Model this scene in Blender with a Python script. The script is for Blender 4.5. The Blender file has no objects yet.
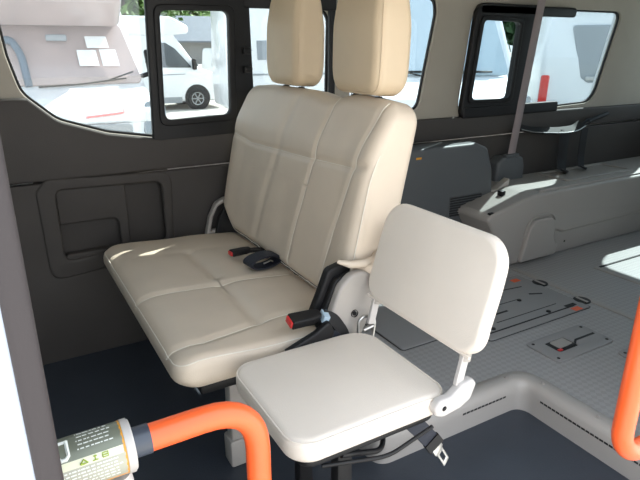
import bpy, bmesh, math, random
from math import sin, cos, pi, radians as R, exp, sqrt, atan2, hypot
from mathutils import Vector as V, Matrix
random.seed(7)
scene = bpy.context.scene
C = scene.collection

# ------------------------------------------------------------------ materials
def mat(name, col, rough=.5, metal=0., bump=0., bscale=200., var=0., vscale=6., spec=.5, coat=0., emit=None):
    m = bpy.data.materials.new(name); m.use_nodes = True
    nt = m.node_tree; b = nt.nodes['Principled BSDF']
    b.inputs['Base Color'].default_value = (*col, 1)
    b.inputs['Roughness'].default_value = rough
    b.inputs['Metallic'].default_value = metal
    b.inputs['Specular IOR Level'].default_value = spec
    b.inputs['Coat Weight'].default_value = coat
    tc = nt.nodes.new('ShaderNodeTexCoord')
    if bump:
        n = nt.nodes.new('ShaderNodeTexNoise'); n.inputs['Scale'].default_value = bscale; n.inputs['Detail'].default_value = 4
        bp = nt.nodes.new('ShaderNodeBump'); bp.inputs['Strength'].default_value = bump; bp.inputs['Distance'].default_value = .002
        nt.links.new(tc.outputs['Object'], n.inputs['Vector']); nt.links.new(n.outputs['Fac'], bp.inputs['Height'])
        nt.links.new(bp.outputs['Normal'], b.inputs['Normal'])
    if var:
        n = nt.nodes.new('ShaderNodeTexNoise'); n.inputs['Scale'].default_value = vscale; n.inputs['Detail'].default_value = 5
        r = nt.nodes.new('ShaderNodeValToRGB')
        r.color_ramp.elements[0].position = .3; r.color_ramp.elements[1].position = .7
        r.color_ramp.elements[0].color = (*[c*(1-var) for c in col], 1)
        r.color_ramp.elements[1].color = (*[min(1, c*(1+var)) for c in col], 1)
        nt.links.new(tc.outputs['Object'], n.inputs['Vector']); nt.links.new(n.outputs['Fac'], r.inputs['Fac'])
        nt.links.new(r.outputs['Color'], b.inputs['Base Color'])
    return m

def glass(name, tint, refl=.06, rough=0.):
    m = bpy.data.materials.new(name); m.use_nodes = True; nt = m.node_tree; nt.nodes.clear()
    o = nt.nodes.new('ShaderNodeOutputMaterial'); mx = nt.nodes.new('ShaderNodeMixShader')
    t = nt.nodes.new('ShaderNodeBsdfTransparent'); t.inputs['Color'].default_value = (*tint, 1)
    g = nt.nodes.new('ShaderNodeBsdfGlossy'); g.inputs['Roughness'].default_value = rough
    mx.inputs['Fac'].default_value = refl
    nt.links.new(t.outputs[0], mx.inputs[1]); nt.links.new(g.outputs[0], mx.inputs[2]); nt.links.new(mx.outputs[0], o.inputs[0])
    return m

def floor_mat():
    m = mat('diamond_vinyl', (.17, .178, .19), .42)
    nt = m.node_tree; b = nt.nodes['Principled BSDF']
    tc = nt.nodes.new('ShaderNodeTexCoord'); mp = nt.nodes.new('ShaderNodeMapping')
    mp.inputs['Rotation'].default_value = (0, 0, R(45)); mp.inputs['Scale'].default_value = (1, 1, 1)
    ck = nt.nodes.new('ShaderNodeTexChecker'); ck.inputs['Scale'].default_value = 60
    nt.links.new(tc.outputs['Object'], mp.inputs[0]); nt.links.new(mp.outputs[0], ck.inputs['Vector'])
    bu = nt.nodes.new('ShaderNodeBump'); bu.inputs['Strength'].default_value = .35; bu.inputs['Distance'].default_value = .0015
    nt.links.new(ck.outputs['Fac'], bu.inputs['Height']); nt.links.new(bu.outputs['Normal'], b.inputs['Normal'])
    mx = nt.nodes.new('ShaderNodeMix'); mx.data_type = 'RGBA'
    mx.inputs[6].default_value = (.285, .275, .27, 1); mx.inputs[7].default_value = (.325, .315, .308, 1)
    nt.links.new(ck.outputs['Fac'], mx.inputs[0]); nt.links.new(mx.outputs[2], b.inputs['Base Color'])
    return m

LEA = mat('cream_leatherette', (.67, .565, .45), .48, bump=.25, bscale=420, var=.03, vscale=9)
LEA2 = mat('cream_leatherette_light', (.78, .70, .615), .5, bump=.25, bscale=420, var=.02, vscale=9)
HEADM = mat('tan_leatherette', (.62, .49, .335), .5, bump=.25, bscale=420, var=.03, vscale=9)
STITCH = mat('cream_piping', (.80, .74, .64), .6)
GPL = mat('warm_grey_plastic', (.40, .365, .33), .42, bump=.2, bscale=500)
GPL2 = mat('light_grey_plastic', (.52, .49, .465), .4)
BLK = mat('black_plastic', (.012, .0115, .012), .5, spec=.3)
BLKM = mat('black_rubber', (.012, .012, .013), .7)
WEB = mat('navy_webbing', (.014, .017, .028), .6, bump=.6, bscale=900)
BELT = mat('mauve_webbing', (.27, .22, .22), .7, bump=.5, bscale=900)
RED = mat('red_button', (.62, .03, .03), .35)
ORG = mat('orange_rail_plastic', (.88, .125, .028), .36, coat=.15, bump=.05, bscale=300)
METAL = mat('brushed_metal', (.55, .55, .54), .3, 1.)
TRIMG = mat('dark_grey_trim', (.060, .053, .048), .6, spec=.3, bump=.35, bscale=350, var=.05)
TRIMB = mat('beige_trim', (.36, .325, .27), .7, bump=.25, bscale=300, var=.03)
TRIMS = mat('charcoal_trim', (.085, .09, .094), .5, bump=.3, bscale=350)
ARCHM = mat('grey_arch_plastic', (.33, .305, .28), .45, bump=.3, bscale=350)
FLOORM = floor_mat()
FLOORD = mat('navy_vinyl', (.040, .047, .060), .5, bump=.3, bscale=200, var=.08)
STEPM = mat('grey_step_trim', (.35, .325, .30), .45, bump=.15, bscale=350)
HATCHM = mat('grey_hatch', (.25, .243, .24), .45, bump=.2, bscale=350)
CEILM = mat('headliner', (.5, .47, .42), .9, bump=.3, bscale=400)
ORSTK = mat('orange_sticker', (.75, .12, .04), .5)
PAINT = mat('white_paint', (.80, .80, .80), .3, coat=.5)
PILG = mat('mauve_grey_seal', (.048, .041, .042), .7, bump=.2, bscale=300, spec=.3)
BLUEG = mat('bluish_highlight', (.42, .47, .56), .5)  # pale blue of the highlight beside the door seal, put into the colour
SGLASS = glass('window_glass', (.66, .70, .71), .05)
TGLASS = glass('tinted_glass', (.56, .62, .64), .05)
CARGL = mat('vehicle_glass', (.05, .065, .075), .06, spec=.8)
SCRGL = mat('vehicle_windscreen_pale', (.50, .60, .66), .08, spec=.8)
PINKGL = mat('pink_reflection_windscreen', (.43, .335, .315), .12, var=.08, vscale=3, spec=.6)  # pinkish reflection of the cabin mixed into the base colour
VEHW = mat('vehicle_white', (.84, .85, .86), .3, coat=.4)
VEHB = mat('vehicle_pale_blue', (.55, .66, .72), .35)
VEHG = mat('vehicle_grey', (.30, .32, .34), .4)
TAIL = mat('tail_lamp_red', (.7, .02, .015), .25)
PINKL = mat('red_pinstripe', (.75, .2, .2), .4)
LAMPG = mat('headlamp', (.35, .37, .38), .15, .4)
TYRE = mat('tyre', (.02, .02, .021), .8)
RIM = mat('alloy', (.5, .51, .52), .3, .8)
PAPER = mat('paper', (.9, .9, .9), .8)
GROUND = mat('pale_concrete', (.50, .475, .43), .9, var=.12, vscale=1.2, bump=.3, bscale=40)
ROOF = mat('slate_roof', (.20, .22, .25), .7, var=.1, vscale=2)
WALLH = mat('house_wall', (.30, .29, .28), .9)
LEAFA = mat('leaf_light', (.13, .24, .05), .6, var=.35, vscale=1.5)
LEAFB = mat('leaf_dark', (.05, .11, .035), .6, var=.35, vscale=1.5)
BARK = mat('bark', (.12, .09, .06), .9)
LBLG = mat('label_green_grey', (.20, .215, .165), .35, .2)
LBLY = mat('label_cream', (.75, .74, .55), .4)
LBLGR = mat('label_mark_green', (.32, .42, .05), .5)
LBLW = mat('label_print_white', (.78, .80, .76), .5)
LBLO = mat('label_orange', (.75, .33, .03), .4)
LBLK = mat('label_lower_grey', (.42, .41, .33), .35)
TAPE = mat('dark_blue_tape', (.05, .06, .08), .3)

# ------------------------------------------------------------------ helpers
def sharp(me, ang=38):
    for p in me.polygons: p.use_smooth = True
    me.set_sharp_from_angle(angle=R(ang))

def link(name, me, m, parent=None, label=None, loc=None):
    """me in world space (or, for local=True parents, local space)"""
    o = bpy.data.objects.new(name, me); C.objects.link(o)
    if not isinstance(m, (list, tuple)): m = [m]
    for x in m: me.materials.append(x)
    off = V((0, 0, 0))
    if parent is not None:
        o.parent = parent
        p = parent
        while p is not None:
            if not p.get('_local'): off += V(p.location)
            p = p.parent
    if off.length: me.transform(Matrix.Translation(-off))
    if label: o['label'] = label
    return o

def thing(name, label, cat, loc=(0, 0, 0), group=None, rotz=0, local=False):
    o = bpy.data.objects.new(name, None); C.objects.link(o)
    o.empty_display_size = .1
    o.location = loc; o.rotation_euler = (0, 0, rotz)
    o['label'] = label; o['category'] = cat
    if group: o['group'] = group
    if local: o['_local'] = 1
    return o

def tag(o, label, cat, group=None, kind=None):
    o['label'] = label; o['category'] = cat
    if group: o['group'] = group
    if kind: o['kind'] = kind
    return o

def rebase(o):
    """put a top-level mesh's origin at its base centre"""
    me = o.data
    xs = [v.co.x for v in me.vertices]; ys = [v.co.y for v in me.vertices]; zs = [v.co.z for v in me.vertices]
    c = V(((min(xs)+max(xs))/2, (min(ys)+max(ys))/2, min(zs)))
    me.transform(Matrix.Translation(-c)); o.location = c
    return o

def struct(name, me, m, parent=None, label=None):
    o = link(name, me, m, parent, label)
    if parent is None: o['kind'] = 'structure'
    return o

def rpoly(pts, rad=.02, seg=6):
    """fillet a polygon; rad number or list"""
    n = len(pts); out = []
    for i in range(n):
        p = V(pts[i]).to_2d() if len(pts[i]) > 2 else V(pts[i])
        a = V(pts[i-1][:2]); b = V(pts[(i+1) % n][:2]); r = rad[i] if isinstance(rad, (list, tuple)) else rad
        da = (a-p); db = (b-p); la, lb = da.length, db.length
        if r <= 0 or la < 1e-6 or lb < 1e-6: out.append(p); continue
        da /= la; db /= lb
        ang = da.angle(db)
        if ang > pi-.05: out.append(p); continue
        t = min(r/math.tan(ang/2), la*.49, lb*.49)
        p0 = p+da*t; p2 = p+db*t
        for k in range(seg+1):
            s = k/seg
            out.append(p0*(1-s)**2+p*2*s*(1-s)+p2*s*s if ang < 1.2 else p0*(1-s)**2+p*2*s*(1-s)+p2*s*s)
    return out

def rect(x0, y0, x1, y1, r=.02, seg=6):
    return rpoly([(x0, y0), (x1, y0), (x1, y1), (x0, y1)], r, seg)

def plate(outer, holes=(), th=.02, bev=.004, M=Matrix.Identity(4), bseg=2):
    """2D polygon (with holes) extruded along +-z/2, bevelled, then transformed"""
    cu = bpy.data.curves.new('c', 'CURVE'); cu.dimensions = '2D'; cu.fill_mode = 'BOTH'
    cu.extrude = max(th/2-bev, 0.0001); cu.bevel_depth = bev; cu.bevel_resolution = bseg; cu.offset = -bev
    for poly in [outer]+list(holes):
        sp = cu.splines.new('POLY'); sp.points.add(len(poly)-1); sp.use_cyclic_u = True
        for i, p in enumerate(poly): sp.points[i].co = (p[0], p[1], 0, 1)
    ob = bpy.data.objects.new('c', cu); C.objects.link(ob)
    dg = bpy.context.evaluated_depsgraph_get(); dg.update()
    me = bpy.data.meshes.new_from_object(ob.evaluated_get(dg))
    bpy.data.objects.remove(ob); bpy.data.curves.remove(cu)
    me.materials.clear()
    bm = bmesh.new(); bm.from_mesh(me); bmesh.ops.remove_doubles(bm, verts=bm.verts, dist=1e-5)
    bmesh.ops.recalc_face_normals(bm, faces=bm.faces); bm.to_mesh(me); bm.free()
    me.transform(M); sharp(me)
    return me

def MXZ(y):   # local (x,y,z) -> world (x, y - z ... ) plate in the XZ plane at depth y, local z toward -Y
    return Matrix(((1, 0, 0, 0), (0, 0, -1, y), (0, 1, 0, 0), (0, 0, 0, 1)))
def MXY(z):
    return Matrix.Translation((0, 0, z))
def MYZ(x):   # local (u,v,w) -> (x - w, u, v)
    return Matrix(((0, 0, -1, x), (1, 0, 0, 0), (0, 1, 0, 0), (0, 0, 0, 1)))

def join(*ms):
    bm = bmesh.new()
    for me in ms: bm.from_mesh(me)
    me = bpy.data.meshes.new('j'); bm.to_mesh(me); bm.free()
    sharp(me); return me

def box(x0, y0, z0, x1, y1, z1, bev=.004, seg=2):
    bm = bmesh.new(); bmesh.ops.create_cube(bm, size=1)
    for v in bm.verts:
        v.co = V(((x0+x1)/2+v.co.x*(x1-x0), (y0+y1)/2+v.co.y*(y1-y0), (z0+z1)/2+v.co.z*(z1-z0)))
    if bev: bmesh.ops.bevel(bm, geom=bm.edges[:], offset=bev, segments=seg, profile=.5, affect='EDGES')
    me = bpy.data.meshes.new('b'); bm.to_mesh(me); bm.free(); sharp(me); return me

def smooth_path(pts, r=.03, seg=6):
    out = [V(pts[0])]
    for i in range(1, len(pts)-1):
        p = V(pts[i]); a = V(pts[i-1])-p; b = V(pts[i+1])-p
        rr = min(r, a.length*.48, b.length*.48); a.normalize(); b.normalize()
        p0 = p+a*rr; p2 = p+b*rr
        for k in range(seg+1):
            s = k/seg; out.append(p0*(1-s)**2+p*2*s*(1-s)+p2*s*s)
    out.append(V(pts[-1])); return out

def tube(pts, r, n=16, bend=0, caps=True, closed=False, flat=None):
    """sweep; r number or list; flat=(w,t,normal) gives a strap of w x t"""
    P = smooth_path(pts, bend, 8) if bend else [V(p) for p in pts]
    bm = bmesh.new(); rings = []
    up = V(flat[2]) if flat else None
    prev = None
    for i, p in enumerate(P):
        if closed: t = (P[(i+1) % len(P)]-P[i-1])
        else: t = P[min(i+1, len(P)-1)]-P[max(i-1, 0)]
        t.normalize()
        if flat:
            s = t.cross(up).normalized(); nn = s.cross(t).normalized()
        else:
            if prev is None:
                a = V((0, 0, 1)) if abs(t.z) < .9 else V((1, 0, 0))
                nn = (a-t*a.dot(t)).normalized()
            else: nn = (prev-t*prev.dot(t)).normalized()
            prev = nn; s = t.cross(nn)
        rr = r[min(i, len(r)-1)] if isinstance(r, (list, tuple)) else r
        ring = []
        if flat:
            w, th = flat[0]/2, flat[1]/2
            for a, b in ((-w, -th*.5), (-w*.97, -th), (w*.97, -th), (w, -th*.5), (w, th*.5), (w*.97, th), (-w*.97, th), (-w, th*.5)):
                ring.append(bm.verts.new(p+s*a+nn*b))
        else:
            for k in range(n):
                a = 2*pi*k/n; ring.append(bm.verts.new(p+(nn*cos(a)+s*sin(a))*rr))
        rings.append(ring)
    m = len(rings[0]); K = len(rings)
    for i in range(K if closed else K-1):
        A, B = rings[i], rings[(i+1) % K]
        for k in range(m): bm.faces.new((A[k], A[(k+1) % m], B[(k+1) % m], B[k]))
    if caps and not closed:
        bm.faces.new(rings[0][::-1]); bm.faces.new(rings[-1])
    bmesh.ops.recalc_face_normals(bm, faces=bm.faces)
    me = bpy.data.meshes.new('t'); bm.to_mesh(me); bm.free(); sharp(me, 50); return me

def lathe(prof, n=32, M=Matrix.Identity(4)):
    """prof list of (r, z) about z"""
    bm = bmesh.new(); rings = []
    for r, z in prof:
        if r < 1e-5: rings.append([bm.verts.new((0, 0, z))])
        else: rings.append([bm.verts.new((r*cos(2*pi*k/n), r*sin(2*pi*k/n), z)) for k in range(n)])
    for A, B in zip(rings, rings[1:]):
        for k in range(n):
            q = [A[k % len(A)], A[(k+1) % len(A)], B[(k+1) % len(B)], B[k % len(B)]]
            f = []
            for v in q:
                if v not in f: f.append(v)
            if len(f) > 2: bm.faces.new(f)
    bmesh.ops.recalc_face_normals(bm, faces=bm.faces)
    me = bpy.data.meshes.new('l'); bm.to_mesh(me); bm.free(); me.transform(M); sharp(me, 35); return me

def aim(p, d, upv=(0, 0, 1)):
    """matrix whose z axis points along d, at p"""
    d = V(d).normalized(); q = d.to_track_quat('Z', 'Y')
    return Matrix.Translation(p) @ q.to_matrix().to_4x4()

# rounded-rect outline with parameter correspondence
def rr_outline(hx, hy, r, n_side=(40, 24), n_c=10):
    pts = []
    r = max(min(r, hx-1e-4, hy-1e-4), 1e-4)
    cs = [(hx-r, hy-r, 0), (-(hx-r), hy-r, 90), (-(hx-r), -(hy-r), 180), (hx-r, -(hy-r), 270)]
    for i, (cx, cy, a0) in enumerate(cs):
        for k in range(n_c+1):
            a = R(a0+90*k/n_c); pts.append((cx+r*cos(a), cy+r*sin(a)))
        nx, ny, na = cs[(i+1) % 4]
        ns = n_side[0] if i % 2 == 0 else n_side[1]
        p0 = pts[-1]; p1 = (nx+r*cos(R(na)), ny+r*sin(R(na)))
        for k in range(1, ns):
            s = k/ns; pts.append((p0[0]*(1-s)+p1[0]*s, p0[1]*(1-s)+p1[1]*s))
    return pts

def slab(hx, hy, T, Rc, rt, rb=None, deform=None, n_side=(60, 40), nin=36):
    """upholstered slab: plan half sizes hx,hy, plan corner radius Rc, thickness T, top edge radius rt, bottom rb.
    deform(x,y,z)->(x,y,z)"""
    rb = rb or rt
    prof = []   # (inset, z)
    hm = min(hx, hy)
    inset_max = hm-.002
    K = nin
    for k in range(K):                       # bottom interior, centre -> edge
        s = inset_max+(rb-inset_max)*(k/K); prof.append((s, -T/2))
    for k in range(9): a = pi/2*k/8; prof.append((rb-rb*sin(a), -T/2+rb-rb*cos(a)))
    nside = 4
    for k in range(1, nside): prof.append((0, -T/2+rb+(T-rb-rt)*k/nside))
    for k in range(9): a = pi/2*k/8; prof.append((rt-rt*cos(a), T/2-rt+rt*sin(a)))
    for k in range(1, K+1):
        s = rt+(inset_max-rt)*(k/K); prof.append((s, T/2))
    bm = bmesh.new(); rings = []
    for s, z in prof:
        o = rr_outline(hx-s, hy-s, Rc-s, n_side)
        ring = []
        for x, y in o:
            p = deform(x, y, z) if deform else (x, y, z)
            ring.append(bm.verts.new(p))
        rings.append(ring)
    m = len(rings[0])
    for A, B in zip(rings, rings[1:]):
        for k in range(m): bm.faces.new((A[k], A[(k+1) % m], B[(k+1) % m], B[k]))
    for ring in (rings[0], rings[-1]):       # thin remaining strip
        try: bm.faces.new(ring)
        except Exception: pass
    bmesh.ops.remove_doubles(bm, verts=bm.verts, dist=2e-4)
    bmesh.ops.recalc_face_normals(bm, faces=bm.faces)
    me = bpy.data.meshes.new('s'); bm.to_mesh(me); bm.free()
    for p in me.polygons: p.use_smooth = True
    return me

def seg_d(px, py, poly):
    best = 9
    for (ax, ay), (bx, by) in zip(poly, poly[1:]):
        dx, dy = bx-ax, by-ay; L = dx*dx+dy*dy
        t = max(0, min(1, ((px-ax)*dx+(py-ay)*dy)/L)) if L else 0
        best = min(best, hypot(px-ax-t*dx, py-ay-t*dy))
    return best

def sstep(a, b, x):
    t = max(0, min(1, (x-a)/(b-a))); return t*t*(3-2*t)

# ------------------------------------------------------------------ van interior
W = 2.16
# --- floors
lower = box(-1.7, .50, -.06, 1.46, 2.2, 0, .0)
struct('floor', lower, FLOORD)
rf = rpoly([(3.75, .52), (3.75, 2.17), (.832, 2.17), (.832, 1.087), (1.417, 1.087), (1.417, .52)], [0, 0, 0, .03, .07, 0], 8)
struct('floor_raised', plate(rf, (), .04, .0, MXY(.089)), FLOORM)
# riser / nosing
nose = [(.80, 2.12), (.80, 1.055), (1.385, 1.055), (1.385, .54)]
def offs(d):  # parallel path toward the well by d
    return [(.80-d, 2.12), (.80-d, 1.055-d), (1.385-d, 1.055-d), (1.385-d, .54)]
def nosing():
    prof = [(.0, 0.0), (.0, .055), (.004, .088), (-.004, .104), (-.016, .1115), (-.05, .1135), (-.054, .110)]
    bm = bmesh.new(); rows = []
    for d, z in prof:
        base = offs(d)
        # fillet corners: convex at index1, concave at index2
        pth = [V((base[0][0], base[0][1], z))]
        for i, rr in ((1, .055+d), (2, .05-d)):
            p = V((*base[i], z)); a = (V((*base[i-1], z))-p).normalized(); b = (V((*base[i+1], z))-p).normalized()
            for k in range(9):
                s = k/8; pth.append((p+a*rr)*(1-s)**2+p*2*s*(1-s)+(p+b*rr)*s*s)
        pth.append(V((*base[3], z)))
        rows.append([bm.verts.new(q) for q in pth])
    for A, B in zip(rows, rows[1:]):
        for k in range(len(A)-1): bm.faces.new((A[k], A[k+1], B[k+1], B[k]))
    bmesh.ops.recalc_face_normals(bm, faces=bm.faces)
    me = bpy.data.meshes.new('n'); bm.to_mesh(me); bm.free(); sharp(me, 60)
    return me
step = struct('trim_1', nosing(), STEPM)
step['label'] = 'pale grey step nosing around the edge of the raised floor'
# ventilation slots in the two risers
def slots(a, b, z0, z1, n, outv):
    ms = []
    A = V(a); B = V(b); d = (B-A).normalized()
    for k in range(n):
        p = A+(B-A)*((k+.5)/n); L = (B-A).length/n*.42
        q0 = p-d*L; q1 = p+d*L; o = V(outv)*.0012
        lo = V((min(q0.x, q1.x), min(q0.y, q1.y), z0))-V((abs(o.x), abs(o.y), 0)); hi = V((max(q0.x, q1.x), max(q0.y, q1.y), z1))+V((abs(o.x), abs(o.y), 0))
        ms.append(box(*lo, *hi, 0))
    return join(*ms)
link('vent_slots', slots((1.12, 1.0545, 0), (1.31, 1.0545, 0), .062, .079, 12, (0, 1, 0)), BLKM, step)
link('vent_slots', slots((1.3845, .62, 0), (1.3845, .98, 0), .062, .079, 24, (1, 0, 0)), BLKM, step)
def screw(p, parent, r=.0075, m=None, d=(0, 0, 1), name='screw'):
    me = lathe([(0, 0), (r, 0), (r, .0012), (r*.7, .0026), (r*.35, .0028), (r*.3, .0012), (0, .0012)], 14, aim(p, d))
    return link(name, me, m or METAL, parent)
for p in ((1.336, 1.082, .1135), (1.412, 1.0, .1135), (1.412, .80, .1135), (1.412, .64, .1135), (1.05, 1.082, .1135)):
    screw(p, step, .008, ARCHM)

# --- far (right-hand) wall
w1 = rpoly([(.055, 1.38), (.075, 1.12), (.10, 1.0), (.20, .905), (.36, .85), (.54, .818), (1.29, .83), (1.30, 1.295), (.56, 1.30), (.5, 1.38)],
           [.02, .1, .1, .12, .2, .1, .05, .06, .0, .02], 8)
w2 = rpoly([(1.40, .85), (1.80, .85), (1.885, 1.30), (1.87, 1.36), (1.40, 1.36)], [.05, .06, .2, .05, .05], 8)
w3 = rpoly([(2.05, .822), (2.75, .818), (3.14, .83), (3.285, 1.335), (2.11, 1.335)], [.05, 0, .14, .05, .08], 10)
up = [(-1.6, .80), (-1.6, 1.66), (3.75, 1.66), (3.75, .78), (1.32, .78), (1.3, .80)]
wall = struct('wall_right', plate(up, (w1, w2, w3), .036, .006, MXZ(W+.023)), TRIMB)
# lower dark trim, upper band (bulges) with top edge following the window
def clipw1():
    # part of the first window's edge from left bottom to right bottom
    pts = [p for p in w1 if p[1] < .99]
    pts.sort(key=lambda p: p[0]); return [(p[0], p[1]) for p in pts if p[0] < 1.295 and p[1] < .985]
edge = clipw1()
band = [(-1.6, .70), (-1.6, .985), (.085, .985)]+[(p[0], p[1]-.001) for p in edge]+[(1.325, .835), (1.36, .812), (3.75, .800), (3.75, .70)]
lowtrim = struct('trim_2', plate(band, (), .032, .011, MXZ(W-.005), 4), TRIMG)
lowtrim['label'] = 'dark grey side trim under the windows'
pocket = rpoly([(.105, .335), (.33, .355), (.55, .37), (.565, .685), (.135, .70), (.10, .66)], [.05, .02, .05, .05, .04, .03], 6)
lowp = [(-1.6, -.02), (-1.6, .693), (3.75, .693), (3.75, -.02)]
lt = link('lower_panel', plate(lowp, (pocket,), .03, .006, MXZ(W-.002), 3), TRIMG, lowtrim)
# moulded storage pocket
fr = [(p[0]+(.33-p[0])*.0, p[1]) for p in pocket]
def scale2(pts, k, c): return [(c[0]+(p[0]-c[0])*k, c[1]+(p[1]-c[1])*k) for p in pts]
def inset2(pts, d):
    xs = [p[0] for p in pts]; ys = [p[1] for p in pts]; cx = (min(xs)+max(xs))/2; cy = (min(ys)+max(ys))/2
    kx = 1-2*d/(max(xs)-min(xs)); ky = 1-2*d/(max(ys)-min(ys))
    return [(cx+(p[0]-cx)*kx, cy+(p[1]-cy)*ky) for p in pts]
pr = link('pocket_rim', plate(inset2(pocket, -.008), (rpoly([(.155, .40), (.53, .415), (.53, .655), (.155, .665)], .03),), .022, .009, MXZ(W-.013), 4), TRIMG, lowtrim)
link('pocket_back', plate(inset2(pocket, -.02), (), .006, .001, MXZ(W+.025)), TRIMG, lowtrim)
link('pocket_divider', plate(rpoly([(.155, .535), (.36, .535), (.36, .40), (.395, .40), (.395, .66), (.155, .665)], [.0, .03, 0, 0, 0, .02]), (), .02, .006, MXZ(W-.002), 3), TRIMG, lowtrim)
link('pocket_shelf', plate(rect(.16, .395, .36, .42, .01), (), .04, .006, MXZ(W+.004), 3), TRIMG, lowtrim)

# outer body skin
skin = [(-1.7, -.25), (-1.7, 1.75), (3.85, 1.75), (3.85, -.25)]
struct('wall_right_outer', plate(skin, (inset2(w1, -.045), inset2(w2, -.04), inset2(w3, -.04)), .02, .003, MXZ(W+.070)), PAINT)

def window(name, outline, gm):
    g = struct(name, plate(inset2(outline, -.006), (), .005, .0, MXZ(W+.034)), gm)
    link('seal', plate(outline, (inset2(outline, .009),), .014, .003, MXZ(W+.022)), BLKM, g)
    return g
g1 = window('window_1', w1, SGLASS); g2 = window('window_2', w2, SGLASS); g3 = window('window_3', w3, TGLASS)
# sliding sash in window 1
link('sash_frame', plate(rpoly([(.515, .80), (.935, .81), (.925, 1.36), (.535, 1.36)], .02),
     (rpoly([(.565, .884), (.826, .892), (.838, 1.272), (.578, 1.268)], .03),), .024, .007, MXZ(W-.007), 3), BLK, g1)
link('sash_inner_rim', plate(rpoly([(.545, .862), (.85, .87), (.862, 1.292), (.558, 1.288)], .035),
     (rpoly([(.566, .886), (.825, .894), (.837, 1.271), (.579, 1.267)], .028),), .010, .004, MXZ(W-.022), 3), BLK, g1)
link('window_header', plate(rect(.90, 1.285, 1.315, 1.36, .01), (), .03, .006, MXZ(W-.008), 3), BLK, g1)
link('window_post', plate(rect(1.286, .80, 1.315, 1.33, .01), (), .022, .006, MXZ(W-.004), 3), BLK, g1)
link('sash_sill', plate(rect(.90, .80, 1.30, .835, .008), (), .022, .006, MXZ(W-.004), 3), BLK, g1)
for z in (1.13, 1.06):
    link('latch', join(box(.885, W-.045, z-.012, .915, W-.02, z+.014, .004), box(.89, W-.05, z+.001, .918, W-.044, z+.004, .001)), BLK, g1)
# slider in window 3
link('sash_frame', plate(rpoly([(2.045, .80), (2.50, .805), (2.56, 1.345), (2.105, 1.345)], [.05, .02, .02, .07]),
     (rpoly([(2.10, .89), (2.375, .888), (2.405, 1.262), (2.145, 1.268)], .03),), .034, .009, MXZ(W-.012), 3), BLK, g3)
link('sash_inner_rim', plate(rpoly([(2.08, .87), (2.395, .868), (2.425, 1.282), (2.125, 1.288)], .035),
     (rpoly([(2.102, .892), (2.373, .89), (2.403, 1.260), (2.147, 1.266)], .028),), .014, .005, MXZ(W-.032), 3), BLK, g3)
link('window_header', plate(rect(2.12, 1.292, 2.83, 1.34, .02), (), .034, .008, MXZ(W-.012), 3), BLK, g3)
link('sash_sill', plate(rect(2.06, .80, 2.77, .855, .012), (), .04, .008, MXZ(W-.014), 3), BLK, g3)

# --- ceiling, near wall, ends
struct('ceiling', box(-1.7, .42, 1.64, 3.85, 2.26, 1.70, .0), [CEILM])
nw = [(-1.7, -.25), (-.004, -.25), (-.004, 1.52), (1.50, 1.52), (1.50, -.25), (3.85, -.25), (3.85, 1.75), (-1.7, 1.75)]
nwin1 = rect(-1.25, .85, -.15, 1.35, .06); nwin2 = rect(1.75, .85, 3.15, 1.35, .06)
near = struct('wall_left', plate(nw, (nwin1, nwin2), .06, .01, MXZ(.485), 3), PAINT)
struct('window_4', plate(inset2(nwin1, -.004), (), .005, 0, MXZ(.485)), SGLASS)
struct('window_5', plate(inset2(nwin2, -.004), (), .005, 0, MXZ(.485)), SGLASS)
link('door_seal', box(-.0165, .435, -.06, .004, .52, 1.515, .006, 3), PILG, near)
link('door_seal_highlight', tube([(-.017, .446, -.05), (-.017, .446, 1.5)], .003, 10), BLUEG, near)  # bluish highlight line along the pillar, drawn as a thin pale tube
inn = [(-1.7, 0), (-.01, 0), (-.01, 1.53), (1.51, 1.53), (1.51, .0), (3.75, 0), (3.75, 1.64), (-1.7, 1.64)]
link('inner_lining', plate(inn, (inset2(nwin1, .0), inset2(nwin2, .0)), .02, .003, MXZ(.53)), TRIMG, near)
# rear: hatch with window
hat = [(.45, -.25), (2.24, -.25), (2.24, 1.72), (.45, 1.72)]
hw = rect(.62, .76, 2.135, 1.50, .08)
struct('wall_rear', plate(hat, (hw,), .06, .008, MYZ(3.79)), TRIMG)
struct('window_6', plate(inset2(hw, -.004), (), .005, 0, MYZ(3.79)), TGLASS)
struct('wall_front', plate(hat, (rect(.6, .8, 2.05, 1.45, .1),), .06, .008, MYZ(-1.66)), TRIMG)
struct('window_7', plate(rect(.59, .79, 2.06, 1.46, .1), (), .005, 0, MYZ(-1.66)), SGLASS)

# ------------------------------------------------------------------ bench seat
bench = thing('bench_seat', 'two-person cream leatherette bench seat with two headrests, under the sliding window', 'bench seat', (.52, 1.6, 0))
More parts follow.
